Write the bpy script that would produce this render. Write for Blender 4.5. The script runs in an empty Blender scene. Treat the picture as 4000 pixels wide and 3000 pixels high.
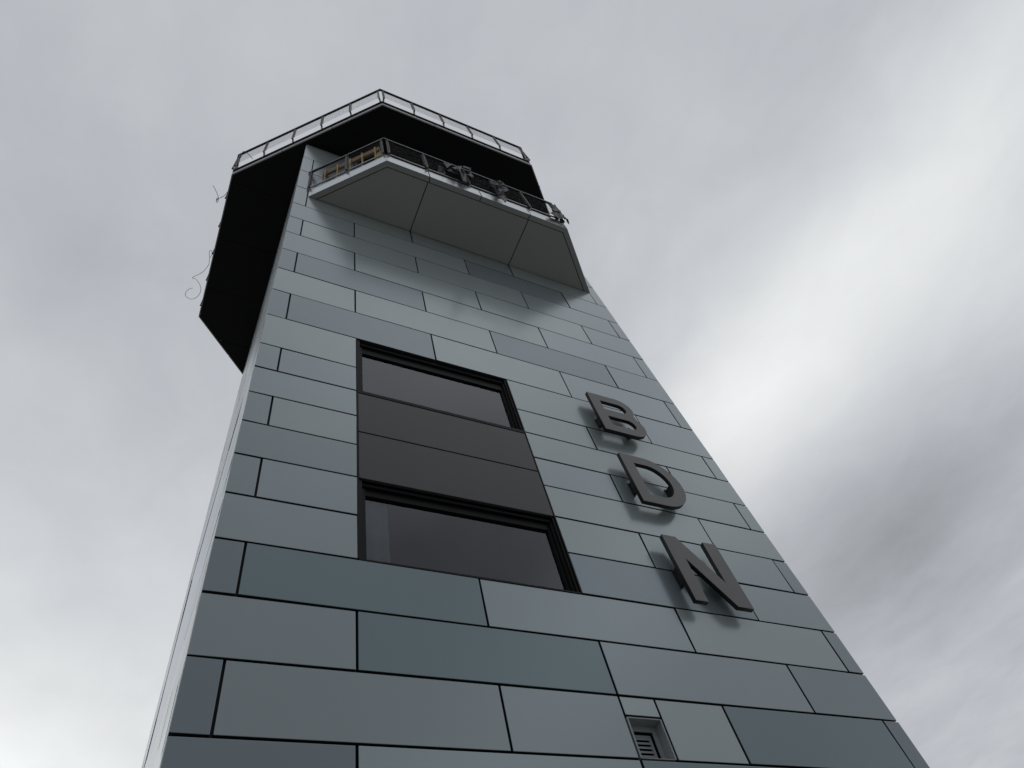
import bpy, bmesh, math, random
from mathutils import Vector, Matrix, noise
random.seed(7)
C = bpy.context.scene.collection
S = 4.0            # metres per layout unit (the front wall stands 1 unit from the camera)
EYE = 1.6          # camera height in metres
def W(p): return Vector((p[0]*S, p[1]*S, p[2]*S + EYE))

# ------------------------------------------------------------------ materials
def new_mat(name):
    m = bpy.data.materials.new(name); m.use_nodes = True
    return m, m.node_tree.nodes, m.node_tree.links, m.node_tree.nodes['Principled BSDF']
def plain(name, col, rough=.5, metal=0.0, nscale=6.0, namt=.25, bump=0.0, bscale=40.0, spec=.5):
    """painted / raw surface: base colour with soft mottling and optional bump"""
    m, N, L, b = new_mat(name)
    tc = N.new('ShaderNodeTexCoord'); nz = N.new('ShaderNodeTexNoise')
    nz.inputs['Scale'].default_value = nscale; nz.inputs['Detail'].default_value = 5
    L.new(tc.outputs['Object'], nz.inputs['Vector'])
    mx = N.new('ShaderNodeMix'); mx.data_type = 'RGBA'
    mx.inputs[6].default_value = (*[c*(1-namt) for c in col], 1)
    mx.inputs[7].default_value = (*[min(1, c*(1+namt)) for c in col], 1)
    L.new(nz.outputs['Fac'], mx.inputs[0]); L.new(mx.outputs[2], b.inputs['Base Color'])
    b.inputs['Roughness'].default_value = rough; b.inputs['Metallic'].default_value = metal
    b.inputs['Specular IOR Level'].default_value = spec
    if bump:
        n2 = N.new('ShaderNodeTexNoise'); n2.inputs['Scale'].default_value = bscale; n2.inputs['Detail'].default_value = 4
        L.new(tc.outputs['Object'], n2.inputs['Vector'])
        bp = N.new('ShaderNodeBump'); bp.inputs['Strength'].default_value = bump; bp.inputs['Distance'].default_value = .02
        L.new(n2.outputs['Fac'], bp.inputs['Height']); L.new(bp.outputs['Normal'], b.inputs['Normal'])
    return m

def cladding_material():
    """semi-gloss coated aluminium cassettes; each cassette has its own tone stored in the mesh"""
    m, N, L, b = new_mat('coated_cladding')
    at = N.new('ShaderNodeAttribute'); at.attribute_name = 'tone'
    tc = N.new('ShaderNodeTexCoord')
    nz = N.new('ShaderNodeTexNoise'); nz.inputs['Scale'].default_value = .55; nz.inputs['Detail'].default_value = 3
    L.new(tc.outputs['Object'], nz.inputs['Vector'])
    r1 = N.new('ShaderNodeMapRange'); r1.inputs[3].default_value = .94; r1.inputs[4].default_value = 1.06
    L.new(nz.outputs['Fac'], r1.inputs[0])
    # streaks of dust washed down by rain
    mp = N.new('ShaderNodeMapping'); mp.inputs['Scale'].default_value = (5.0, 5.0, .25)
    L.new(tc.outputs['Object'], mp.inputs['Vector'])
    n2 = N.new('ShaderNodeTexNoise'); n2.inputs['Scale'].default_value = 1.6; n2.inputs['Detail'].default_value = 6
    L.new(mp.outputs[0], n2.inputs['Vector'])
    r2 = N.new('ShaderNodeMapRange'); r2.inputs[3].default_value = .985; r2.inputs[4].default_value = 1.015
    L.new(n2.outputs['Fac'], r2.inputs[0])
    mu = N.new('ShaderNodeMath'); mu.operation = 'MULTIPLY'
    L.new(r1.outputs[0], mu.inputs[0]); L.new(r2.outputs[0], mu.inputs[1])
    vm = N.new('ShaderNodeVectorMath'); vm.operation = 'SCALE'
    L.new(at.outputs['Color'], vm.inputs[0]); L.new(mu.outputs[0], vm.inputs['Scale'])
    L.new(vm.outputs[0], b.inputs['Base Color'])
    b.inputs['Metallic'].default_value = .32
    b.inputs['IOR'].default_value = 1.7
    r3 = N.new('ShaderNodeMapRange'); r3.inputs[3].default_value = .20; r3.inputs[4].default_value = .25
    L.new(nz.outputs['Fac'], r3.inputs[0]); L.new(r3.outputs[0], b.inputs['Roughness'])
    # oil-canning of the thin sheet
    n3 = N.new('ShaderNodeTexNoise'); n3.inputs['Scale'].default_value = 1.1; n3.inputs['Detail'].default_value = 1
    L.new(tc.outputs['Object'], n3.inputs['Vector'])
    bp = N.new('ShaderNodeBump'); bp.inputs['Strength'].default_value = .40; bp.inputs['Distance'].default_value = .014
    L.new(n3.outputs['Fac'], bp.inputs['Height']); L.new(bp.outputs['Normal'], b.inputs['Normal'])
    return m

def glass_material(name, tint, dark):
    m, N, L, b = new_mat(name)
    N.remove(b)
    out = [n for n in N if n.type == 'OUTPUT_MATERIAL'][0]
    fr = N.new('ShaderNodeFresnel'); fr.inputs['IOR'].default_value = 2.05
    gl = N.new('ShaderNodeBsdfGlossy'); gl.inputs['Roughness'].default_value = .03; gl.inputs['Color'].default_value = (*tint, 1)
    tr = N.new('ShaderNodeBsdfTransparent'); tr.inputs['Color'].default_value = (*dark, 1)
    mx = N.new('ShaderNodeMixShader')
    geo = N.new('ShaderNodeNewGeometry'); inv = N.new('ShaderNodeMath'); inv.operation = 'SUBTRACT'; inv.inputs[0].default_value = 1.0
    L.new(geo.outputs['Backfacing'], inv.inputs[1]); fm_ = N.new('ShaderNodeMath'); fm_.operation = 'MULTIPLY'    # reflect at the outer face only
    L.new(fr.outputs[0], fm_.inputs[0]); L.new(inv.outputs[0], fm_.inputs[1]); L.new(fm_.outputs[0], mx.inputs[0]); L.new(tr.outputs[0], mx.inputs[1]); L.new(gl.outputs[0], mx.inputs[2])
    L.new(mx.outputs[0], out.inputs[0])
    return m

M = dict(
    clad=cladding_material(),
    joint=plain('dark_joint_sheet', (.02, .024, .028), .55),
    black=plain('black_coated_metal', (.012, .012, .013), .38, namt=.15),
    soffit=plain('black_soffit_board', (.0035, .0035, .0038), .6, namt=.3, spec=.25),
    balc=plain('grey_soffit_sheet', (.35, .365, .352), .42, nscale=.8, namt=.07),
    fascia=plain('pale_fascia_sheet', (.62, .66, .68), .24, metal=.7, nscale=1.5, namt=.04),
    deckedge=plain('grey_edge_sheet', (.30, .30, .30), .4, nscale=2, namt=.1),
    rail=plain('railing_paint', (.035, .037, .040), .42, nscale=12, namt=.2),
    post=plain('railing_post_paint', (.09, .092, .097), .36, nscale=12, namt=.2),
    wire=plain('steel_wire', (.05, .052, .055), .45, namt=.2),
    meshw=plain('galvanised_mesh', (.16, .165, .17), .45, metal=.3, namt=.2),
    letter=plain('charcoal_letter_paint', (.150, .145, .144), .42, nscale=3, namt=.12, bump=.05, bscale=9),
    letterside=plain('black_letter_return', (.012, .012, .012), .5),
    spandrel=plain('dark_spandrel_sheet', (.058, .055, .056), .36, nscale=.9, namt=.14),
    frame=plain('window_frame_paint', (.005, .005, .0055), .5, spec=.25),
    sheet=plain('window_grey_film', (.20, .225, .22), .5, nscale=5, namt=.35, bump=.6, bscale=14),
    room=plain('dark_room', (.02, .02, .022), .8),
    board=plain('brown_board', (.26, .155, .05), .6, nscale=20, namt=.3, bump=.3),
    timber=plain('raw_timber', (.62, .42, .18), .6, nscale=20, namt=.3, bump=.3),
    tarp=plain('black_tarpaulin', (.017, .017, .019), .42, nscale=9, namt=.5, bump=.5, bscale=25),
    bag=plain('yellow_sack', (.42, .36, .10), .6, nscale=8, namt=.4, bump=.5),
    cable=plain('grey_cable', (.05, .048, .046), .5),
    vent=plain('vent_sheet', (.33, .36, .37), .35, nscale=3, namt=.08),
    concrete=plain('deck_concrete', (.2, .2, .19), .8, bump=.3),
    glass=glass_material('window_glass', (.73, .745, .785), (.70, .74, .74)),
)

def ground_material():
    m, N, L, b = new_mat('apron_ground')
    tc = N.new('ShaderNodeTexCoord')
    n1 = N.new('ShaderNodeTexNoise'); n1.inputs['Scale'].default_value = .15; n1.inputs['Detail'].default_value = 8
    n2 = N.new('ShaderNodeTexNoise'); n2.inputs['Scale'].default_value = 40; n2.inputs['Detail'].default_value = 4
    for n in (n1, n2): L.new(tc.outputs['Object'], n.inputs['Vector'])
    a = N.new('ShaderNodeMath'); a.operation = 'MULTIPLY'; L.new(n1.outputs[0], a.inputs[0]); L.new(n2.outputs[0], a.inputs[1])
    cr = N.new('ShaderNodeValToRGB')
    cr.color_ramp.elements[0].position = .1; cr.color_ramp.elements[0].color = (.16, .155, .145, 1)
    cr.color_ramp.elements[1].position = .5; cr.color_ramp.elements[1].color = (.30, .29, .27, 1)
    L.new(a.outputs[0], cr.inputs[0]); L.new(cr.outputs[0], b.inputs['Base Color'])
    b.inputs['Roughness'].default_value = .9
    bp = N.new('ShaderNodeBump'); bp.inputs['Strength'].default_value = .5; bp.inputs['Distance'].default_value = .02
    L.new(n2.outputs[0], bp.inputs['Height']); L.new(bp.outputs[0], b.inputs['Normal'])
    return m

# ------------------------------------------------------------------ mesh helpers (layout units in, metres out)
BASE = {}
def empty(name, loc, label=None, cat=None, group=None, parent=None):
    o = bpy.data.objects.new(name, None); C.objects.link(o)
    o.empty_display_size = .2
    if parent is None: o.location = W(loc); BASE[o.name] = W(loc)
    else: o.parent = parent; BASE[o.name] = BASE[parent.name]
    tag(o, label, cat, group)
    return o
def tag(o, label=None, cat=None, group=None, kind=None):
    if label: o['label'] = label
    if cat: o['category'] = cat
    if group: o['group'] = group
    if kind: o['kind'] = kind
class MB:
    def __init__(s): s.bm = bmesh.new(); s.tone = s.bm.faces.layers.float_color.new('tone') if hasattr(s.bm.faces.layers, 'float_color') else None
    def poly(s, pts, tone=None):
        f = s.bm.faces.new([s.bm.verts.new(W(p)) for p in pts])
        if tone and s.tone: f[s.tone] = (*tone, 1)
        return f
    def hexa(s, q, tone=None, edge=None):
        """q: 8 corners, first four one face, last four the opposite one"""
        v = [s.bm.verts.new(W(p)) for p in q]
        for k, a in enumerate(((0,1,2,3),(7,6,5,4),(0,4,5,1),(1,5,6,2),(2,6,7,3),(3,7,4,0))):
            f = s.bm.faces.new([v[i] for i in a])
            if edge and k in edge: f.material_index = 1
            if tone and s.tone: f[s.tone] = (*tone, 1)
    def box(s, a, b, tone=None):
        (x0,y0,z0),(x1,y1,z1) = a, b
        s.hexa([(x0,y0,z0),(x1,y0,z0),(x1,y0,z1),(x0,y0,z1),(x0,y1,z0),(x1,y1,z0),(x1,y1,z1),(x0,y1,z1)], tone)
    def bar(s, a, b, w, h, up=(0,0,1), shift=0.0):
        """rectangular bar from a to b, w across, h along up"""
        a, b = Vector(a), Vector(b); d = (b-a).normalized(); up = Vector(up)
        sd = d.cross(up).normalized(); u2 = sd.cross(d).normalized()
        q = []
        for p in (a, b):
            for i, j in ((-1,-1),(1,-1),(1,1),(-1,1)): q.append(p + sd*(w/2*i+shift) + u2*(h/2*j))
        s.hexa(q)
    def prism(s, pts, z0, z1):
        n = len(pts)
        lo = [s.bm.verts.new(W((x,y,z0))) for x,y in pts]; hi = [s.bm.verts.new(W((x,y,z1))) for x,y in pts]
        s.bm.faces.new(lo[::-1]); s.bm.faces.new(hi)
        for i in range(n): s.bm.faces.new([lo[i], lo[(i+1)%n], hi[(i+1)%n], hi[i]])
    def tube(s, pts, r, n=6):
        pts = [W(p) for p in pts]; rings = []
        for i, p in enumerate(pts):
            d = (pts[min(i+1,len(pts)-1)] - pts[max(i-1,0)]).normalized()
            ref = Vector((0,0,1)) if abs(d.z) < .9 else Vector((1,0,0))
            a = d.cross(ref).normalized(); b = d.cross(a)
            rings.append([s.bm.verts.new(p + (a*math.cos(t)+b*math.sin(t))*r*S) for t in [2*math.pi*k/n for k in range(n)]])
        for A, B in zip(rings, rings[1:]):
            for k in range(n): s.bm.faces.new([A[k], A[(k+1)%n], B[(k+1)%n], B[k]])
        s.bm.faces.new(rings[0][::-1]); s.bm.faces.new(rings[-1])
    def build(s, name, mat, parent=None, bevel=0, smooth=False, origin=None):
        off = BASE[parent.name] if parent is not None else (W(origin) if origin is not None else Vector((0,0,0)))
        bmesh.ops.recalc_face_normals(s.bm, faces=s.bm.faces)
        for v in s.bm.verts: v.co -= off
        me = bpy.data.meshes.new(name); s.bm.to_mesh(me); s.bm.free()
        if smooth:
            for p in me.polygons: p.use_smooth = True
        for mm in (mat if isinstance(mat, (list, tuple)) else [mat]): me.materials.append(mm)
        o = bpy.data.objects.new(name, me); C.objects.link(o)
        if parent is not None: o.parent = parent; BASE[o.name] = off
        else:
            o.location = off; BASE[o.name] = off
        if bevel:
            b = o.modifiers.new('bevel', 'BEVEL'); b.width = bevel; b.segments = 2; b.limit_method = 'ANGLE'
        return o

# ------------------------------------------------------------------ ground
g = MB(); R = 400
n = 48
cv = [g.bm.verts.new((R*4*math.cos(2*math.pi*k/n), R*4*math.sin(2*math.pi*k/n), 0)) for k in range(n)]
g.bm.faces.new(cv)
go = g.build('ground', ground_material()); tag(go, 'flat grey gravelled apron around the tower foot', 'ground', kind='structure')

# ------------------------------------------------------------------ tower
UL, UR, YF, YB = .0375, 1.6385, 1.0, 2.601
tower = empty('control_tower', (.838, 1.8, -EYE/S), 'tall square control tower clad in grey panels under a wide black octagonal deck', 'tower')
A_=(.415,.482,.488); B_=(.390,.456,.480); C_=(.368,.434,.448); D_=(.218,.290,.312); E_=(.240,.290,.318); F_=(.440,.505,.508); G_=(.300,.364,.394); H_=(.325,.382,.398)
TOP = 4.075
LV = [-.4, -.277, -.148, -.019, .110, .239, .368, .497, .6263, .7555, .8846, 1.0135, 1.143, 1.2725, 1.398, 1.5236, 1.648, 1.7745, 1.9555, 2.138, 2.318, 2.4995, 2.681, 2.862, 3.043, 3.289, 3.566, 3.819, TOP]
R0 = 8   # index of row 0 (starts at .6263)
WIN = (.3110, .8385)
JT = {-1:[.3075,.8355,1.368], 0:[.0945,.5755,.8360,.9225,1.0985,1.5845], 1:[.3085,.836,1.370], 2:[.0945,.578,1.098,1.5845],
 3:['w',1.369], 4:[.0962,'w',1.1005,1.584], 5:['w',1.369], 6:[.0962,'w',1.099,1.582], 7:['w',1.3685], 8:[.0958,'w',1.0985,1.5825], 9:['w',1.3675],
 10:[.0945,.5805,1.0985,1.5818], 11:[.3095,.8385,1.3665], 12:[.0932,.58,1.0985,1.58], 13:[.3087,.8375,1.367], 14:[.092,.5793,1.0985,1.581],
 15:[.3075,.839,1.3668], 16:[.0912,.581,1.102,1.581], 17:[.309,.838,1.367], 18:[.0908,.58,1.1,1.581], 19:[.309,.838,1.367]}
TN = {-1:[E_,C_,D_,C_], 0:[E_,H_,C_,A_,A_,D_,E_], 1:[H_,D_,C_,H_], 2:[E_,D_,C_,A_,H_], 3:[C_,G_,C_], 4:[H_,C_,A_,C_,H_], 5:[H_,A_,A_],
 6:[H_,A_,B_,C_,C_], 7:[C_,A_,C_], 8:[B_,B_,A_,A_,C_], 9:[A_,F_,B_,C_], 10:[G_,G_,A_,B_,C_], 11:[A_,F_,G_,B_], 12:[G_,G_,A_,B_,C_], 13:[B_,A_,A_,B_],
 14:[B_,F_,A_,B_,B_], 15:[B_,A_,G_,B_], 16:[A_,A_,B_,A_,B_], 17:[B_,A_,A_,B_], 18:[B_,A_,B_,A_,B_], 19:[F_,A_,B_,A_]}
GAP = .0046; TH = .010
def cladding(name, place, umax0, umax1, rowdef, tone_of, window=None):
    """place(u, v, depth) -> layout point. One cassette is one box with its own tone, tiny tilt and open joints"""
    m = MB()
    for k in range(len(LV)-1):
        r = k - R0
        v0, v1 = LV[k]+GAP/2, LV[k+1]-GAP/2
        cuts = rowdef(r)
        edges = [umax0]; spans = []
        for c in cuts:
            if c == 'w':
                spans.append((edges[-1], window[0])); edges.append(window[1])
            else:
                spans.append((edges[-1], c)); edges.append(c)
        spans.append((edges[-1], umax1))
        for i, (a, b) in enumerate(spans):
            if name == 'front_cladding' and r == 0 and abs(a-.836) < 1e-4: vv0 = .7145
            else: vv0 = v0
            a2 = a + (GAP/2 if a != umax0 and not (window and a == window[1] and 'w' in cuts) else 0)
            b2 = b - (GAP/2 if b != umax1 and not (window and b == window[0] and 'w' in cuts) else 0)
            kk = random.uniform(.95, 1.05); t = [x*kk*random.uniform(.997, 1.003) for x in tone_of(r, i)]
            d = [random.uniform(-.0006, .0006) for _ in range(3)]; d.append(d[0]+d[2]-d[1])
            q = [place(a2,vv0,d[0]), place(b2,vv0,d[1]), place(b2,v1,d[2]), place(a2,v1,d[3])] + [place(a2,vv0,TH), place(b2,vv0,TH), place(b2,v1,TH), place(a2,v1,TH)]
            m.hexa(q, t, edge={1, 2, 4} | ({3} if b != umax1 else set()) | ({5} if a != umax0 else set()))
    return m.build(name, [M['clad'], M['joint']], tower, bevel=.004)
def row_generic(r):
    j = JT.get(r)
    if j is None: j = JT[1] if r % 2 else JT[2]
    return j
def tone_front(r, i):
    l = TN.get(r) or ([E_,D_,H_,C_,E_] if r % 2 == 0 else [H_,D_,H_,D_])
    return l[i % len(l)]
cladding('front_cladding', lambda u,v,d: (u, YF+d, v), UL, UR, row_generic, tone_front, WIN)
# the other three sides carry the same cassettes
pal = [A_, B_, C_, G_, H_, F_]
def tone_any(r, i): return pal[(r*3+i*5) % len(pal)]
SW = (1.30, 2.155)                     # window strip of the left side
def row_side(r):
    if 3 <= r <= 9: return ['w', 2.36] if r % 2 else [1.07, 'w', 2.535]
    return [1.27, 1.80, 2.33] if r % 2 else [1.07, 1.54, 2.07, 2.535]
cladding('left_cladding', lambda u,v,d: (UL+d, u, v), YF+TH+.0006, YB, row_side, tone_any, SW)
def row_plain(r): return [1.27, 1.80, 2.33] if r % 2 else [1.07, 1.54, 2.07, 2.535]
cladding('right_cladding', lambda u,v,d: (UR-d, u, v), YF+TH+.0006, YB, row_plain, tone_any)
def row_back(r): return [.31, .838, 1.367] if r % 2 else [.094, .58, 1.10, 1.582]
cladding('rear_cladding', lambda u,v,d: (u, YB+.0006+TH-d, v), UL, UR, row_back, tone_any)
# core behind the joints, with openings left for windows and vent: built from slabs
core = MB()
yi = YF + TH + .002; xi = UL + TH + .002
def front_core(x0, x1, z0, z1): core.box((x0, yi, z0), (x1, yi+.02, z1))
ww0, ww1 = WIN[0]-.012, WIN[1]+.012
front_core(xi, UR-.012, -.4, .606)
front_core(xi, .829, .606, .7305); front_core(.928, UR-.012, .606, .7305)
front_core(xi, UR-.012, .7305, 1.004)
front_core(xi, ww0, 1.004, 1.962); front_core(ww1, UR-.012, 1.004, 1.962)
front_core(xi, UR-.012, 1.962, 4.118)
ys = yi+.0206
core.box((xi, ys, -.4), (xi+.02, YB-.012, 1.004)); core.box((xi, ys, 1.004), (xi+.02, SW[0]-.012, 1.962))
core.box((xi, SW[1]+.012, 1.004), (xi+.02, YB-.012, 1.962)); core.box((xi, ys, 1.962), (xi+.02, YB-.012, 4.118))
core.box((UR-.032, ys, -.4), (UR-.012, YB-.012, 4.118)); core.box((xi+.0206, YB-.032, -.4), (UR-.0326, YB-.012, 4.118))
core.build('core_wall', M['joint'], tower)
hd = MB(); hd.box((UL+.006, YF+.005, TOP+.004), (UR-.006, YF+.0115, 4.1165)); hd.box((UL+.005, YF+.0121, TOP+.004), (UL+.0115, YB-.006, 4.1165))
for f in hd.bm.faces: f[hd.tone] = (*C_, 1)
hd.build('head_trim', M['clad'], tower)

# ---- front window strip: two windows with two dark spandrel panels between, black lining all round
def window_strip(place, u0, u1, z0, z1, mids, heads):
    zt = [z0+.0015, mids[0], mids[1], mids[2], z1-.0015]     # lower window, panel, panel, upper window
    for (a, b) in ((u0+.0006, u0+.0036), (u1-.0036, u1-.0006)):
        lin = MB()
        lin.hexa([place(a,z0+.001,-.001),place(b,z0+.001,-.001),place(b,z1-.001,-.001),place(a,z1-.001,-.001),place(a,z0+.001,.04),place(b,z0+.001,.04),place(b,z1-.001,.04),place(a,z1-.001,.04)])
        lin.build('window_lining', M['frame'], tower)
    for a, b in ((zt[1]+.0025, zt[2]-.0022), (zt[2]+.0022, zt[3]-.0045)):
        sp = MB()
        sp.hexa([place(u0+.0046,a,0),place(u1-.0046,a,0),place(u1-.0046,b,0),place(u0+.0046,b,0),place(u0+.0046,a,.009),place(u1-.0046,a,.009),place(u1-.0046,b,.009),place(u0+.0046,b,.009)])
        sp.build('spandrel_panel', M['spandrel'], tower, bevel=.004)
    for (a, b), hh, sl0 in (((zt[0], zt[1]-.0015), heads[0], .0012), ((zt[3]+.0015, zt[4]), heads[1], .0095)):
        fr = MB(); U0, U1 = u0+.0045, u1-.0045; e = .0255
        def blk(ua, ub, za, zb, d0, d1):
            fr.hexa([place(ua,za,d0),place(ub,za,d0),place(ub,zb,d0),place(ua,zb,d0),place(ua,za,d1),place(ub,za,d1),place(ub,zb,d1),place(ua,zb,d1)])
        w = .0185
        blk(U0, U0+w*.45, a, b, .004, e+.004); blk(U0+w*.45, U0+w, a+.005, b-hh*.5, .014, e+.006)
        blk(U1-w*.30, U1, a, b, .003, e+.004); blk(U1-w*.65, U1-w*.3, a+.004, b-hh*.4, .010, e+.005); blk(U1-w, U1-w*.65, a+.005, b-hh*.7, .018, e+.006)
        blk(U0+w*.45, U1-w*.3, b-hh*.30, b, .011, e+.004); blk(U0+w, U1-w*.65, b-hh, b-hh*.30, .019, e+.006)
        blk(U0+w, U1-w, a, a+.0035, .0065, e+.006); blk(U0, U1, a-.0028, a+sl0, -.0006, .0062)
        f = fr.build('window', M['frame'], tower)
        pn = MB(); za, zb = a+.0036, b-hh
        pn.hexa([place(U0+w,za,e),place(U1-w,za,e),place(U1-w,zb,e),place(U0+w,zb,e),place(U0+w,za,e+.002),place(U1-w,za,e+.002),place(U1-w,zb,e+.002),place(U0+w,zb,e+.002)])
        pn.build('pane', M['glass'], f)
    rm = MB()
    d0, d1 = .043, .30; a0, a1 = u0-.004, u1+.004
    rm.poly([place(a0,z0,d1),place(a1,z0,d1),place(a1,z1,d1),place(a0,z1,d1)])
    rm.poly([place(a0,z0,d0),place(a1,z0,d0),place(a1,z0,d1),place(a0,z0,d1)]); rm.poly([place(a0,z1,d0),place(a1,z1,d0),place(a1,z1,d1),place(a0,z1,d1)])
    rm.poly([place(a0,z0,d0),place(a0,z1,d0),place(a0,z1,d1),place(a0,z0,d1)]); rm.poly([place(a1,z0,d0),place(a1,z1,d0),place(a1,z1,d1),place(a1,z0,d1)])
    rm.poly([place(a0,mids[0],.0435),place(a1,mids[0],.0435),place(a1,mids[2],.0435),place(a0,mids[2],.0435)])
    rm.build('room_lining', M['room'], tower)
window_strip(lambda u,v,d: (u, YF+d, v), WIN[0], WIN[1], LV[R0+3], LV[R0+10], (1.2695, 1.4555, 1.6410), (.033, .050))
# tall flush glazing on the left side under a dark recessed head
zz0, zz1 = LV[R0+3]+.002, LV[R0+10]-.002
fr = MB(); fr.box((UL+.012, SW[0]+.001, zz1-.003), (UL+.034, SW[1]-.001, zz1))
side_win = fr.build('window', M['frame'], tower)
pn = MB(); pn.box((UL+.0012, SW[0]+.001, zz0), (UL+.0032, SW[1]-.001, zz1-.017)); pn.build('pane', M['glass'], side_win)
for zt_ in (1.2695, 1.4555, 1.6410):
    tm = MB(); tm.box((UL+.0040, SW[0]+.002, zt_-.008), (UL+.011, SW[1]-.002, zt_+.008)); tm.build('transom', M['frame'], side_win)
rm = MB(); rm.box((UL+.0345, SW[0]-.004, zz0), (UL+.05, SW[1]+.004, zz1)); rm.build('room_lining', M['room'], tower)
# grey plastic film hanging inside the lower window
fm = MB(); cols = 10; rows = 16; grid = []
for i in range(cols+1):
    grid.append([fm.bm.verts.new(W((.330+.062*i/cols, 1.034+.0035*noise.noise(Vector((i*.5, j*.35, 1)))+.0015*math.sin(i*1.1), 1.018+.232*j/rows))) for j in range(rows+1)])
for i in range(cols):
    for j in range(rows): fm.bm.faces.new([grid[i][j], grid[i+1][j], grid[i+1][j+1], grid[i][j+1]])
fo = fm.build('plastic_film', M['sheet'], smooth=True, origin=(.36, 1.034, 1.018))
sm = fo.modifiers.new('thick', 'SOLIDIFY'); sm.thickness = .003
tag(fo, 'crumpled grey green plastic film hanging inside the left end of the lower window', 'plastic film')

# ---- louvred vent low on the wall
vb = MB(); a0,a1,z0,z1 = .8378,.9188,.6284,.7092; dp=.0225; t=.0016
vb.box((a0,YF+.0005,z0),(a0+t,YF+dp,z1)); vb.box((a1-t,YF+.0005,z0),(a1,YF+dp,z1))
vb.box((a0+t,YF+.0005,z1-t),(a1-t,YF+dp,z1)); vb.box((a0+t,YF+.0005,z0),(a1-t,YF+dp,z0+t))
o0,o1,q0,q1=.8460,.9062,.6395,.6965
vb.box((a0,YF+dp+.0002,z0),(o0,YF+dp+.003,z1)); vb.box((o1,YF+dp+.0002,z0),(a1,YF+dp+.003,z1)); vb.box((o0,YF+dp+.0002,q1),(o1,YF+dp+.003,z1)); vb.box((o0,YF+dp+.0002,z0),(o1,YF+dp+.003,q0))
# folded front flange
vb.box((a0-.0005,YF-.0012,z0),(a0+.003,YF+.0002,z1)); vb.box((a1-.003,YF-.0012,z0),(a1+.0005,YF+.0002,z1)); vb.box((a0+.0031,YF-.0012,z1-.002),(a1-.0031,YF+.0002,z1+.0005))
vent = vb.build('wall_vent', M['vent'], tower, bevel=.0015)
vf = MB(); e0=YF+dp+.006
f0,f1,h0,h1 = .8485,.9030,.6400,.6925
vf.box((f0,e0,h0),(f0+.006,e0+.005,h1)); vf.box((f1-.006,e0,h0),(f1,e0+.005,h1)); vf.box((f0+.006,e0,h1-.005),(f1-.006,e0+.005,h1)); vf.box((f0+.006,e0,h0),(f1-.006,e0+.005,h0+.004))
vf.build('vent_frame', M['vent'], vent, bevel=.0012)
vs = MB(); nb=5; step=(h1-h0-.009)/nb
for k in range(nb):
    z=h0+.004+step*(k+1)
    vs.hexa([(f0+.006,e0+.0005,z-.0046),(f1-.006,e0+.0005,z-.0046),(f1-.006,e0+.0005,z-.0002),(f0+.006,e0+.0005,z-.0002),(f0+.006,e0+.012,z+.004),(f1-.006,e0+.012,z+.004),(f1-.006,e0+.012,z+.0046),(f0+.006,e0+.012,z+.0046)])
vs.build('slats', M['vent'], vent, bevel=.0008)
vk = MB(); vk.box((.830,e0+.02,.607),(.927,e0+.024,.7295)); vk.box((.830,YF+.0135,.607),(.8335,e0+.0198,.7295)); vk.box((.9235,YF+.0135,.607),(.927,e0+.0198,.7295)); vk.box((.8336,YF+.0135,.726),(.9234,e0+.0198,.7295)); vk.box((.8336,YF+.0135,.607),(.9234,e0+.0198,.610))
vk.build('vent_duct', M['black'], vent)

# ---- balcony
BZ0, BZ1 = 3.1865, 3.284
BP = [(.0953,.9985),(.3722,.7215),(1.3078,.7215),(1.5850,.9985)]
def offset_bal(d):
    k = math.tan(math.radians(22.5))*d
    return [(BP[0][0]+d*1.41421,.9985),(BP[1][0]+k,BP[1][1]+d),(BP[2][0]-k,BP[2][1]+d),(BP[3][0]-d*1.41421,.9985)]
balcony = empty('balcony', None, parent=tower)
FJ = (.579, .840, 1.103)
def lerp_at_x(P, Q, x):
    s = (x-P[0])/(Q[0]-P[0]); return (x, P[1]+(Q[1]-P[1])*s)
# fascia pieces: face plus underside return, with open joints
o0, i0 = BP, offset_bal(.0255)
pieces = []
def cutrun(Pa, Pb, Qa, Qb, xs):
    ends = [0.0]+[(x-Pa[0])/(Pb[0]-Pa[0]) for x in xs]+[1.0]
    for s, e in zip(ends, ends[1:]):
        s2 = s + (.0022/(Pb[0]-Pa[0]) if s > 0 else 0); e2 = e - (.0022/(Pb[0]-Pa[0]) if e < 1 else 0)
        f = lambda A, B, t: (A[0]+(B[0]-A[0])*t, A[1]+(B[1]-A[1])*t)
        pieces.append((f(Pa,Pb,s2), f(Pa,Pb,e2), f(Qa,Qb,s2), f(Qa,Qb,e2)))
cutrun(o0[0],o0[1],i0[0],i0[1],()); cutrun(o0[1],o0[2],i0[1],i0[2],FJ); cutrun(o0[2],o0[3],i0[2],i0[3],())
i1 = offset_bal(.004)
fa = MB(); rt = MB()
for (pa, pb, qa, qb) in pieces:
    sh = lambda p, q: (p[0]+(q[0]-p[0])*.004/.0255, p[1]+(q[1]-p[1])*.004/.0255)
    fa.hexa([(*pa,BZ0),(*pb,BZ0),(*pb,BZ1),(*pa,BZ1),(*sh(pa,qa),BZ0),(*sh(pb,qb),BZ0),(*sh(pb,qb),BZ1),(*sh(pa,qa),BZ1)])
    s2 = lambda p, q: (p[0]+(q[0]-p[0])*.0045/.0255, p[1]+(q[1]-p[1])*.0045/.0255)
    rt.hexa([(*s2(pa,qa),BZ0+.0002),(*s2(pb,qb),BZ0+.0002),(*qb,BZ0+.0002),(*qa,BZ0+.0002),(*s2(pa,qa),BZ0+.004),(*s2(pb,qb),BZ0+.004),(*qb,BZ0+.004),(*qa,BZ0+.004)])
fa.build('fascia', M['fascia'], balcony, bevel=.003)
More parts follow.
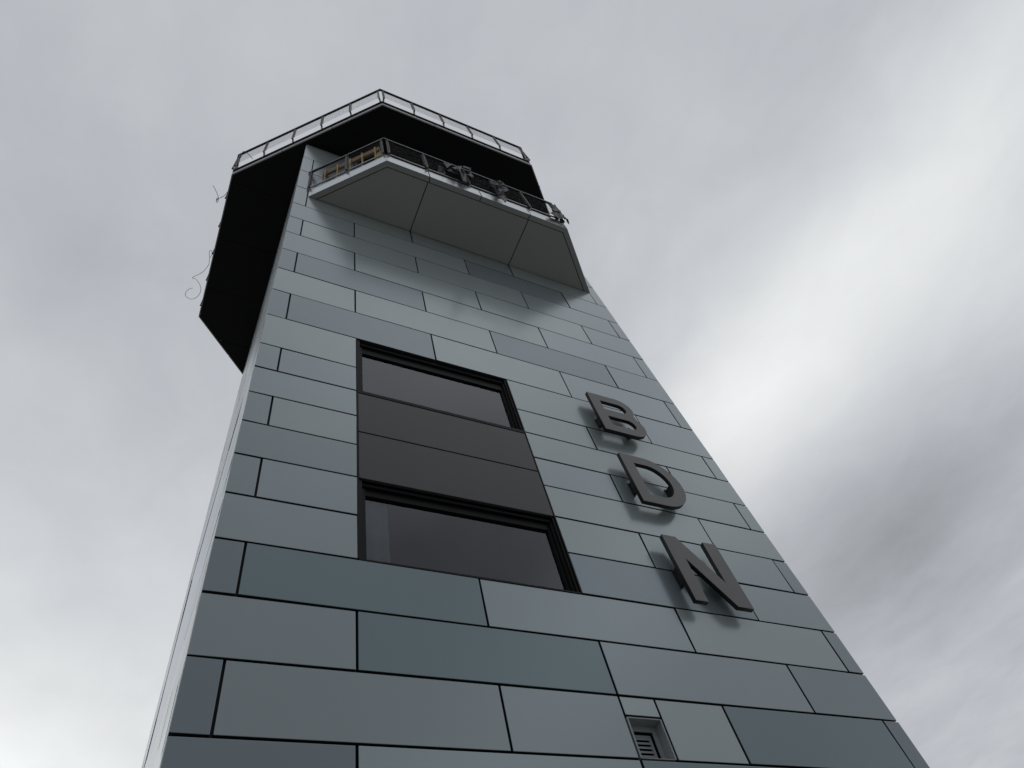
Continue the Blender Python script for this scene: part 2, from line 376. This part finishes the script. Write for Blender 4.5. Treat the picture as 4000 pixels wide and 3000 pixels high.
rt.build('fascia_return', M['balc'], balcony)
i2 = offset_bal(.0295); J1, J2 = .5795, 1.1030
fyl = i2[1][1]
sp = [[i2[0], i2[1], (J1-.0022, fyl), (J1-.0022, .9985)], [(J1+.0022,.9985),(J1+.0022,fyl),(J2-.0022,fyl),(J2-.0022,.9985)], [(J2+.0022,.9985),(J2+.0022,fyl),i2[2],i2[3]]]
for p in sp:
    m_ = MB(); m_.prism(p, BZ0+.0012, BZ0+.006); m_.build('soffit_panel', M['balc'], balcony, bevel=.004)
sl = MB(); sl.prism(offset_bal(.006), BZ0+.008, 3.296); sl.build('balcony_slab', M['joint'], balcony)

# ---- octagonal deck
OC, OA = (.833, 1.783), 1.133
def octo(a): 
    r = a/math.cos(math.pi/8)
    return [(OC[0]+r*math.cos(math.pi/8+k*math.pi/4), OC[1]+r*math.sin(math.pi/8+k*math.pi/4)) for k in range(8)]
def ring(m, a0, a1, z0, z1, split=1, gap=.0):
    P, Q = octo(a0), octo(a1)
    for k in range(8):
        for j in range(split):
            s, e = j/split, (j+1)/split
            if j > 0: s += gap
            if j < split-1: e -= gap
            f = lambda A, B, t: (A[0]+(B[0]-A[0])*t, A[1]+(B[1]-A[1])*t)
            pa, pb, qa, qb = f(P[k],P[(k+1)%8],s), f(P[k],P[(k+1)%8],e), f(Q[k],Q[(k+1)%8],s), f(Q[k],Q[(k+1)%8],e)
            m.hexa([(*pa,z0),(*pb,z0),(*pb,z1),(*pa,z1),(*qa,z0),(*qb,z0),(*qb,z1),(*qa,z1)])
deck = empty('observation_deck', None, parent=tower)
DZ = 4.119
m_ = MB(); ring(m_, OA, OA-.006, DZ-.002, 4.155, 3, .0022); m_.build('fascia', M['deckedge'], deck, bevel=.003)
m_ = MB(); ring(m_, OA-.008, OA-.02, 4.1552, 4.2045); m_.build('edge_recess', M['black'], deck)
m_ = MB(); ring(m_, OA+.002, OA-.02, 4.2050, 4.2130); m_.build('edge_cap', M['rail'], deck, bevel=.003)
m_ = MB(); m_.prism(octo(OA-.021), 4.1215, 4.2035); m_.build('deck_slab', M['soffit'], deck)
# soffit boards, split across into bands
poly = octo(OA-.0075)
def clip(poly, y0, y1):
    def half(P, c, sgn):
        out = []
        for a, b in zip(P, P[1:]+P[:1]):
            da, db = sgn*(a[1]-c), sgn*(b[1]-c)
            if da >= 0: out.append(a)
            if da*db < 0: t = da/(da-db); out.append((a[0]+(b[0]-a[0])*t, c))
        return out
    return half(half(poly, y0, 1), y1, -1)
m_ = MB(); ysp = [.60, .985, 1.355, 1.70, 2.04, 2.38, 2.72, 3.0]
for a, b in zip(ysp, ysp[1:]):
    q = clip(poly, a+.0015, b-.0015)
    if len(q) > 2: m_.prism(q, DZ, 4.1212)
m_.build('soffit', M['soffit'], deck)

# ------------------------------------------------------------------ railings
def make_post(m, base, out, along, z0, z1, foot):
    """twin flat post standing just outside the edge, with a stepped foot reaching back to it"""
    b = Vector((*base, 0)); o = Vector((*out, 0)); a = Vector((*along, 0))
    for s in (-1, 1):
        c = b + a*(.0027*s)
        m.bar(c+Vector((0,0,z0)), c+Vector((0,0,z1)), .0024, .009, up=o)
    m.bar(b-o*.002+Vector((0,0,z0+.004)), b-o*.002+Vector((0,0,z1-.004)), .0024, .002, up=o)
    m.bar(b+o*.005+Vector((0,0,z0-.003)), b-o*.010+Vector((0,0,z0-.003)), .0095, .006)
    m.bar(b-o*.005+Vector((0,0,z0-.006)), b-o*.011+Vector((0,0,foot)), .009, .006, up=o)
def build_railing(name, loc, label, segs, z, grid, handw):
    """segs: list of (P, Q, outward normal, post positions 0..1). z: dict of heights"""
    root = empty(name, loc, label, 'railing')
    hr = MB(); tb = MB()
    for (P, Q, out, ts) in segs:
        P, Q = Vector((*P,0)), Vector((*Q,0)); o = Vector((*out,0)); al = (Q-P).normalized(); ln = (Q-P).length
        zz = Vector((0,0,1))
        ext = al*(handw*.18)
        hr.bar(P-ext+zz*(z['top']+.003), Q+ext+zz*(z['top']+.003), handw, .006)
        hr.bar(P+zz*(z['top']-.006)+o*(handw*.40), Q+zz*(z['top']-.006)+o*(handw*.40), .0028, .0115)
        bays = []
        for t in ts:
            pm = MB(); c = P+al*(t*ln)
            make_post(pm, (c.x, c.y), (o.x,o.y), (al.x,al.y), z['p0'], z['top']-.001, z['foot'])
            pm.build('post', M['post'], root, bevel=.0015)
        for t0, t1 in zip(ts, ts[1:]):
            a = P+al*(t0*ln+.0085)-o*.001; b = P+al*(t1*ln-.0085)-o*.001
            wp = MB()
            nh = grid['nh']
            for k in range(nh):
                h = z['m0']+(z['m1']-z['m0'])*k/(nh-1)
                wp.bar(a+zz*h, b+zz*h, grid['th'], grid['hh'])
            if grid.get('pv'):
                nv = max(2, int((b-a).length/grid['pv']))
                for k in range(nv+1):
                    c = a+(b-a)*(k/nv)
                    wp.bar(c+zz*z['m0'], c+zz*z['m1'], grid['tv'], grid['tv'], up=o)
            for e in (a, b): wp.bar(e+zz*(z['m0']-.003), e+zz*(z['m1']+.003), .0022, .004, up=o)
            wp.build('wire_panel', grid['mat'], root)
        if 'toe' in z:
            for t0, t1 in zip(ts, ts[1:]):
                a = P+al*(t0*ln+.009); b = P+al*(t1*ln-.009)
                tb.bar(a+zz*z['toe']-o*.006, b+zz*z['toe']-o*.006, .004, .020)
    hr.build('handrail', M['rail'], root, bevel=.002)
    if 'toe' in z: tb.build('toe_board', M['post'], root, bevel=.002)
    else: tb.bm.free()
    return root
dz = {'p0':4.257,'top':4.507,'m0':4.292,'m1':4.482,'foot':4.213}
V = octo(OA+.012)
segs = []
L_ = math.dist(V[0], V[1])
for k in range(8):
    P, Q = V[k], V[(k+1)%8]; mid = math.pi/4*(k+1)
    out = (math.cos(mid), math.sin(mid))
    e = .014/L_
    segs.append((P, Q, out, [e + (1-2*e)*i/5 for i in range(6)]))
build_railing('deck_railing', (OC[0], OC[1], 4.213), 'upper mesh railing on dark posts running around the black octagonal deck', segs, dz,
    dict(nh=11, th=.0005, hh=.0006, pv=.0085, tv=.0006, mat=M['meshw']), .013)
RB = offset_bal(-.009)
def segn(P, Q): 
    d = Vector((Q[0]-P[0], Q[1]-P[1])).normalized(); return (d.y, -d.x)
lenf = RB[2][0]-RB[1][0]
frontposts = [(x-RB[1][0])/lenf for x in (.3835,.5725,.7900,.9450,1.1210,1.3000)]
sl_ = RB[1][0]-RB[0][0]
chl = [(x-RB[0][0])/sl_ for x in (.0900,.2270,.3600)]
chr_ = [1-t for t in chl[::-1]]
bz = {'p0':3.300,'top':3.556,'m0':3.335,'m1':3.540,'foot':3.262,'toe':3.306}
build_railing('balcony_railing', (.84, .85, 3.296), 'lower black wire railing standing on the edge of the grey balcony',
    [(RB[0],RB[1],segn(RB[0],RB[1]),chl), (RB[1],RB[2],(0,-1),frontposts), (RB[2],RB[3],segn(RB[2],RB[3]),chr_)], bz,
    dict(nh=12, th=.0008, hh=.0010, mat=M['wire']), .012)

# ------------------------------------------------------------------ timber guard rail, sack and tarpaulins on the balcony
tg = empty('timber_guard', (.235, .915, 3.296), 'yellow raw timber guard rail behind the left end of the balcony railing', 'guard rail')
ta, tb_ = Vector((.124,1.026-.034,0)), Vector((.372,.778,0)); ta = Vector((.150,1.0,0)); al = (tb_-ta).normalized(); nn = Vector((-1,-1,0)).normalized()
m_ = MB(); m_.bar(ta+Vector((0,0,3.618)), tb_+Vector((0,0,3.618)), .012, .062)
m_.build('board', M['board'], tg, bevel=.003)
for x in (.161,.210,.259,.3065,.3565):
    s = (x-ta.x)/(tb_.x-ta.x); c = ta+(tb_-ta)*s+nn*.0105
    m_ = MB(); m_.bar(c+Vector((0,0,3.297)), c+Vector((0,0,3.645)), .0075, .006, up=nn); m_.build('upright', M['timber'], tg, bevel=.003)

def lump(name, center, size, mat, seed, label, cat):
    bm = bmesh.new(); bmesh.ops.create_icosphere(bm, subdivisions=4, radius=1)
    for v in bm.verts:
        n_ = v.co.copy()
        k = 1 + .28*noise.noise(n_*1.7+Vector((seed,0,0))) + .10*noise.noise(n_*5+Vector((0,seed,0)))
        v.co = Vector((n_.x*size[0]*k*S, n_.y*size[1]*k*S, max(-.8, n_.z)*size[2]*k*S))
    me = bpy.data.meshes.new(name); bm.to_mesh(me); bm.free(); me.materials.append(mat)
    for p in me.polygons: p.use_smooth = True
    o = bpy.data.objects.new(name, me); C.objects.link(o); o.location = W(center)
    tag(o, label, cat); return o
lump('filled_sack', (.372,.772,3.390), (.030,.020,.115), M['bag'], 3, 'yellow sack standing in the corner of the balcony beside the timber rail', 'sack')

def rag(name, polys, label, seed, group=None, thick=.004, amp=.010):
    """torn sheet: each outline is triangulated, subdivided and crumpled"""
    bm = bmesh.new()
    for pts in polys:
        b2 = bmesh.new()
        f = b2.faces.new([b2.verts.new(Vector(p)) for p in pts])
        bmesh.ops.triangulate(b2, faces=[f])
        bmesh.ops.subdivide_edges(b2, edges=b2.edges[:], cuts=3, use_grid_fill=True)
        me = bpy.data.meshes.new('tmp'); b2.to_mesh(me); b2.free(); bm.from_mesh(me); bpy.data.meshes.remove(me)
    org = Vector(polys[0][0])
    for v in bm.verts:
        p = v.co.copy()
        q = Vector((noise.noise(p*38+Vector((seed,0,0))), noise.noise(p*30+Vector((0,seed,0)))*1.6, noise.noise(p*42+Vector((0,0,seed)))))
        v.co = W(p + q*amp) - W(org)
    me = bpy.data.meshes.new(name); bm.to_mesh(me); bm.free(); me.materials.append(M['tarp'])
    o = bpy.data.objects.new(name, me); C.objects.link(o); o.location = W(org)
    s = o.modifiers.new('thick', 'SOLIDIFY'); s.thickness = thick
    tag(o, label, 'tarpaulin', group); return o
rag('torn_tarpaulin', [
  [(.629,.722,3.30),(.655,.724,3.47),(.678,.720,3.48),(.678,.716,3.37),(.660,.718,3.30)],
  [(.676,.706,3.496),(.718,.690,3.498),(.676,.694,3.378)],
  [(.674,.700,3.381),(.712,.705,3.40),(.735,.700,3.335),(.700,.694,3.345)],
  [(.700,.697,3.39),(.745,.692,3.497),(.765,.690,3.490),(.736,.684,3.335),(.712,.690,3.375)],
  [(.766,.692,3.50),(.797,.696,3.570),(.818,.690,3.550),(.816,.682,3.47),(.790,.676,3.42),(.760,.680,3.45)],
  [(.790,.690,3.44),(.816,.688,3.475),(.812,.684,3.36),(.772,.684,3.32),(.775,.688,3.38)],
  [(.741,.694,3.36),(.770,.692,3.40),(.776,.690,3.30),(.756,.688,3.215),(.738,.692,3.262)],
 ], 'black tarpaulin rag draped over the middle of the balcony railing, light folded corner', 3, 'torn tarpaulin rags on the balcony')
rag('torn_tarpaulin', [
  [(.931,.698,3.479),(.948,.700,3.468),(.962,.692,3.475),(.945,.690,3.395),(.922,.696,3.402)],
  [(.948,.706,3.470),(.990,.720,3.586),(.984,.716,3.575),(.955,.700,3.445)],
  [(.962,.694,3.478),(1.003,.690,3.536),(1.006,.692,3.500),(.962,.694,3.410)],
  [(.946,.692,3.440),(.964,.690,3.412),(.955,.684,3.30),(.948,.684,3.222),(.920,.690,3.222),(.936,.688,3.33)],
  [(.962,.690,3.41),(.994,.680,3.362),(.984,.674,3.292),(.950,.684,3.26),(.956,.688,3.35)],
  [(.922,.694,3.21),(.946,.688,3.240),(.944,.682,3.14),(.931,.680,3.076),(.917,.684,3.082),(.914,.690,3.118)],
 ], 'knotted black tarpaulin rag on the balcony railing with a flap hanging below the white edge', 11, 'torn tarpaulin rags on the balcony')
rag('torn_tarpaulin', [
  [(1.289,.700,3.474),(1.316,.698,3.520),(1.330,.712,3.50),(1.316,.700,3.40),(1.295,.690,3.34),(1.262,.694,3.34)],
  [(1.262,.700,3.34),(1.318,.700,3.42),(1.322,.702,3.30),(1.300,.694,3.255),(1.222,.700,3.245),(1.200,.704,3.252)],
  [(1.315,.700,3.52),(1.352,.735,3.56),(1.362,.742,3.50),(1.336,.712,3.40),(1.318,.698,3.42)],
  [(1.330,.708,3.42),(1.366,.728,3.48),(1.372,.730,3.43),(1.342,.708,3.35)],
  [(1.300,.700,3.300),(1.330,.708,3.36),(1.336,.710,3.26),(1.316,.700,3.235)],
 ], 'ragged black tarpaulin wrapped around the right corner of the balcony railing', 23, 'torn tarpaulin rags on the balcony')

# ------------------------------------------------------------------ loose cables on the left of the deck
def smooth_path(p, n=5):
    p = [Vector(q) for q in p]; out = []
    for i in range(len(p)-1):
        a, b, c, d = p[max(i-1,0)], p[i], p[i+1], p[min(i+2,len(p)-1)]
        for k in range(n):
            t = k/n
            out.append(.5*((2*b)+(c-a)*t+(2*a-5*b+4*c-d)*t*t+(3*b-a-3*c+d)*t**3))
    out.append(p[-1]); return out
def cable(pts, label, r=.0016):
    m_ = MB(); m_.tube(smooth_path(pts), r)
    o = m_.build('loose_cable', M['cable'], smooth=True, origin=pts[0]); tag(o, label, 'cable', 'loose cables on the deck edge')
cable([(-0.221,1.238,4.285),(-0.241,1.229,4.299),(-0.265,1.222,4.313),(-0.279,1.224,4.324),(-0.287,1.239,4.332),(-0.291,1.271,4.335),(-0.292,1.315,4.335),(-0.292,1.34,4.34),(-0.297,1.382,4.34),(-0.298,1.42,4.34),(-0.303,1.453,4.342),(-0.317,1.498,4.339),(-0.332,1.53,4.34),(-0.36,1.558,4.34),(-0.365,1.575,4.347),(-0.368,1.57,4.362),(-0.363,1.564,4.378),(-0.358,1.58,4.385),(-0.362,1.598,4.391),(-0.37,1.598,4.404),(-0.366,1.577,4.425),(-0.395,1.542,4.448),(-0.413,1.53,4.463)],
  'thin grey cable looping over the left corner of the upper railing, end in air')
cable([(-0.335,1.984,4.43),(-0.33,1.968,4.438),(-0.334,1.944,4.448),(-0.342,1.942,4.448),(-0.347,1.948,4.445),(-0.345,1.964,4.438),(-0.339,1.981,4.431),(-0.336,1.995,4.425),(-0.332,2.024,4.412),(-0.34,2.048,4.4),(-0.352,2.072,4.388),(-0.369,2.091,4.378),(-0.403,2.122,4.36),(-0.382,2.126,4.36),(-0.354,2.148,4.352),(-0.339,2.174,4.34),(-0.339,2.203,4.325),(-0.354,2.229,4.311),(-0.379,2.243,4.301),(-0.406,2.237,4.302),(-0.417,2.225,4.307),(-0.416,2.207,4.316),(-0.404,2.19,4.326),(-0.387,2.179,4.333)],
  'thin cable sticking out into the sky left of the deck, curling into a hook', .0014)

# ------------------------------------------------------------------ sign letters
LX, LH, LW, ST = 1.1375, .2255, .1845, .0415
LY0, LY1 = .9605, .9738          # front face and back of a letter; the wall is at 1.0
def arc(cx, cz, rx, rz, a0, a1, n=18): return [(cx+rx*math.cos(math.radians(a0+(a1-a0)*k/n)), cz+rz*math.sin(math.radians(a0+(a1-a0)*k/n))) for k in range(n+1)]
def letter(ch, z0, outlines, brackets, label):
    root = empty('sign_letter', (LX+LW/2, LY1, z0), label, 'letter', 'tall charcoal letters on the wall')
    cu = bpy.data.curves.new('outline', 'CURVE'); cu.dimensions = '2D'; cu.fill_mode = 'BOTH'
    cu.extrude = (LY1-LY0)/2*S - .003; cu.bevel_depth = .003; cu.bevel_resolution = 1; cu.offset = -.003
    for pts in outlines:
        sp_ = cu.splines.new('POLY'); sp_.points.add(len(pts)-1); sp_.use_cyclic_u = True
        for q, (x, z) in zip(sp_.points, pts): q.co = (x*S, z*S, 0, 1)
    tmp = bpy.data.objects.new('tmp', cu); C.objects.link(tmp)
    dg = bpy.context.evaluated_depsgraph_get(); me = bpy.data.meshes.new_from_object(tmp.evaluated_get(dg))
    bpy.data.objects.remove(tmp); bpy.data.curves.remove(cu)
    me.name = 'letter_body'
    me.transform(Matrix.Rotation(math.pi/2, 4, 'X'))
    me.transform(Matrix.Translation((-LW/2*S, -(LY1-LY0)/2*S, 0)))
    me.materials.clear(); me.materials.append(M['letter']); me.materials.append(M['letterside'])
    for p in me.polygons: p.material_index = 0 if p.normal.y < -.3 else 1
    o = bpy.data.objects.new('letter_body', me); C.objects.link(o); o.parent = root; BASE[o.name] = BASE[root.name]
    for (x, z, w, h) in brackets:
        m_ = MB(); m_.box((LX+x, LY1+.0002, z0+z), (LX+x+w, .9992, z0+z+h)); m_.box((LX+x-.003, .9962, z0+z-.004), (LX+x-.0001, .9991, z0+z+h+.004))
        m_.build('bracket', M['letterside'], root, bevel=.002)
H_l = LH
# B
rb, rt_ = .0640, .0575; wz = .1215
Bo = [(0,0)] + arc(LW-rb, rb, rb, rb, -90, 40, 16)
Bo += [(LW-.0185, wz-.002), (LW-.0185, wz+.004)] + arc(LW-.010-rt_, H_l-rt_, rt_, rt_, -38, 90, 16) + [(0, H_l)]
sb = .0385
Bl = [(ST, sb)] + arc(LW-rb, sb+.0265, .0265, .0265, -90, 90, 12) + [(ST, sb+.053)]
Bu = [(ST, H_l-sb-.0530)] + arc(LW-.010-rt_-.002, H_l-sb-.0265, .0265, .0265, -90, 90, 12) + [(ST, H_l-sb)]
letter('B', 1.7275, [Bo, Bl[::-1], Bu[::-1]], [(.016,.062,.008,.045),(.120,.036,.012,.030)], 'charcoal letter B standing off the grey wall at the top of the column')
# D
LD = .1935
Do = [(0,0)] + arc(LD-.106, H_l/2, .106, H_l/2, -90, 90, 40) + [(0, H_l)]
Di = [(ST, sb)] + arc(LD-.106, H_l/2, .106-ST, H_l/2-sb, -90, 90, 32) + [(ST, H_l-sb)]
letter('D', 1.3720, [Do, Di[::-1]], [(.016,.070,.008,.050),(.158,.085,.010,.045)], 'charcoal letter D standing off the grey wall between the B and the N')
k = 1.0328
No = [(0,0),(.0400,0),(.0415,.1455),(.1335,0),(LW,0),(LW,H_l),(.1385,H_l),(.1385,.0775),(.0460,H_l),(0,H_l)]
letter('N', 1.0110, [No], [(.014,.075,.008,.055),(.156,.085,.010,.045)], 'charcoal letter N standing off the grey wall at the foot of the column')

# ------------------------------------------------------------------ sky, sun
SUN_EL, SUN_AZ = math.radians(44.0), math.radians(57.5)      # azimuth from +Y towards +X
w = bpy.data.worlds.new('World'); bpy.context.scene.world = w; w.use_nodes = True
N, L = w.node_tree.nodes, w.node_tree.links; N.clear()
out = N.new('ShaderNodeOutputWorld')
sky = N.new('ShaderNodeTexSky'); sky.sky_type = 'NISHITA'; sky.sun_disc = False; sky.sun_elevation = SUN_EL; sky.sun_rotation = SUN_AZ
bg1 = N.new('ShaderNodeBackground'); bg1.inputs['Strength'].default_value = .06; L.new(sky.outputs[0], bg1.inputs[0])
tc = N.new('ShaderNodeTexCoord'); sx = N.new('ShaderNodeSeparateXYZ'); L.new(tc.outputs['Generated'], sx.inputs[0])
def mth(op, a, b=None, c=None, clamp=False):
    n_ = N.new('ShaderNodeMath'); n_.operation = op; n_.use_clamp = clamp
    for i, v in enumerate((a, b, c)):
        if v is None: continue
        if isinstance(v, (int, float)): n_.inputs[i].default_value = v
        else: L.new(v, n_.inputs[i])
    return n_.outputs[0]
X, Y_, Z = sx.outputs
zc = mth('MAXIMUM', Z, .08)
cx, cy = mth('DIVIDE', X, zc), mth('DIVIDE', Y_, zc)            # position on the flat cloud sheet
cb = N.new('ShaderNodeCombineXYZ'); L.new(cx, cb.inputs[0]); L.new(cy, cb.inputs[1])
def nz(scale, detail, stretch, rot, off, rough=.5, dist=0.0):
    mp = N.new('ShaderNodeMapping'); mp.inputs['Location'].default_value = off; mp.inputs['Rotation'].default_value = (0,0,rot); mp.inputs['Scale'].default_value = (stretch, 1, 1)
    L.new(cb.outputs[0], mp.inputs[0])
    n_ = N.new('ShaderNodeTexNoise'); n_.inputs['Scale'].default_value = scale; n_.inputs['Detail'].default_value = detail; n_.inputs['Roughness'].default_value = rough; n_.inputs['Distortion'].default_value = dist
    L.new(mp.outputs[0], n_.inputs['Vector']); return n_.outputs['Fac']
n_big = nz(1.1, 3, 1.6, .5, (3.1,1.2,0)); n_mid = nz(2.2, 5, 1.2, .35, (.7,5.2,0), .48, .2)
def gauss(u, c, s):                                              # exp(-((u-c)/s)^2)
    d = mth('DIVIDE', mth('SUBTRACT', u, c), s)
    return mth('POWER', math.e, mth('MULTIPLY', mth('MULTIPLY', d, d), -1.0))
wx = mth('ADD', cx, mth('MULTIPLY', mth('SUBTRACT', n_mid, .5), .22))
wy = mth('ADD', cy, mth('MULTIPLY', mth('SUBTRACT', n_big, .5), .30))
band = mth('MULTIPLY', gauss(wx, .96, .23), mth('SUBTRACT', 1.0, mth('SMOOTH_MIN', 1.0, mth('MAXIMUM', mth('MULTIPLY', mth('SUBTRACT', wy, .45), 2.2), 0.0), .2), None, True))
spot = mth('MULTIPLY', gauss(wx, .88, .18), gauss(wy, .44, .28))
wide = mth('MULTIPLY', gauss(wx, 1.25, .35), gauss(wy, -.05, .45))
top_ = mth('MULTIPLY', gauss(wx, .30, .36), gauss(wy, -.50, .27))       # added bright patch in the unseen sky behind the camera, lifts the upper wall
dark = mth('MULTIPLY', gauss(wx, 1.55, .38), gauss(wy, .62, .40))
low = mth('MULTIPLY', gauss(wx, -.55, .85), gauss(wy, 1.95, .80))
rear = mth('MULTIPLY', mth('MULTIPLY', Y_, -1.0), 1.0, None, True)   # sky opposite the hidden sun is duller
lum = mth('ADD', .520, mth('MULTIPLY', mth('SUBTRACT', n_big, .5), .16))
lum = mth('ADD', lum, mth('MULTIPLY', mth('SUBTRACT', n_mid, .5), .15))
n_fine = nz(5.5, 9, 1.3, .6, (4.4,2.2,0), .6, .5)
lum = mth('ADD', lum, mth('MULTIPLY', mth('SUBTRACT', n_fine, .5), .11))
for t_, k_ in ((band, .22), (spot, .11), (wide, .13), (dark, -.17), (low, .53), (top_, .30), (rear, -.25)):
    lum = mth('ADD', lum, mth('MULTIPLY', t_, k_))
ramp = N.new('ShaderNodeMix'); ramp.data_type = 'RGBA'
ramp.inputs[6].default_value = (.962, 1.0, 1.075, 1); ramp.inputs[7].default_value = (.982, 1.004, 1.012, 1)
L.new(mth('MULTIPLY', mth('SUBTRACT', lum, .47), 3.0, None, True), ramp.inputs[0])
vs_ = N.new('ShaderNodeVectorMath'); vs_.operation = 'SCALE'; L.new(ramp.outputs[2], vs_.inputs[0]); L.new(lum, vs_.inputs['Scale'])
bg2 = N.new('ShaderNodeBackground'); bg2.inputs['Strength'].default_value = 1.0; L.new(vs_.outputs[0], bg2.inputs[0])
mxs = N.new('ShaderNodeMixShader'); mxs.inputs[0].default_value = .97
L.new(bg1.outputs[0], mxs.inputs[1]); L.new(bg2.outputs[0], mxs.inputs[2]); L.new(mxs.outputs[0], out.inputs[0])

sd = bpy.data.lights.new('sun', 'SUN'); sd.energy = .6; sd.angle = math.radians(30); sd.color = (1.0, .96, .90)
so = bpy.data.objects.new('sun', sd); C.objects.link(so)
dv = Vector((math.sin(SUN_AZ)*math.cos(SUN_EL), math.cos(SUN_AZ)*math.cos(SUN_EL), math.sin(SUN_EL)))
so.rotation_euler = dv.to_track_quat('Z', 'Y').to_euler(); so.location = (30, 20, 60)

# ------------------------------------------------------------------ camera
yaw, pitch, roll, f = .706945013, .973336756, -.349021955, 2671.69452
cyw, syw, cp, sp2, cr, sr = math.cos(yaw), math.sin(yaw), math.cos(pitch), math.sin(pitch), math.cos(roll), math.sin(roll)
fw = Vector((syw*cp, cyw*cp, sp2)); rg = Vector((cyw, -syw, 0)); up = rg.cross(fw)
r2 = cr*rg + sr*up; u2 = -sr*rg + cr*up
cd = bpy.data.cameras.new('camera'); cd.sensor_width = 36; cd.lens = f/4000*36; cd.clip_end = 5000; cd.clip_start = .05
co = bpy.data.objects.new('camera', cd); C.objects.link(co)
co.matrix_world = Matrix(((r2.x,u2.x,-fw.x,0),(r2.y,u2.y,-fw.y,0),(r2.z,u2.z,-fw.z,EYE),(0,0,0,1)))
sc = bpy.context.scene; sc.camera = co
sc.view_settings.view_transform = 'Standard'; sc.view_settings.look = 'None'; sc.view_settings.gamma = 1; sc.view_settings.exposure = 0
sc.cycles.use_denoising = True; sc.cycles.denoiser = 'OPENIMAGEDENOISE'; sc.cycles.denoising_prefilter = 'ACCURATE'; sc.cycles.denoising_input_passes = 'RGB_ALBEDO_NORMAL'
sc.cycles.max_bounces = 8; sc.cycles.transparent_max_bounces = 8
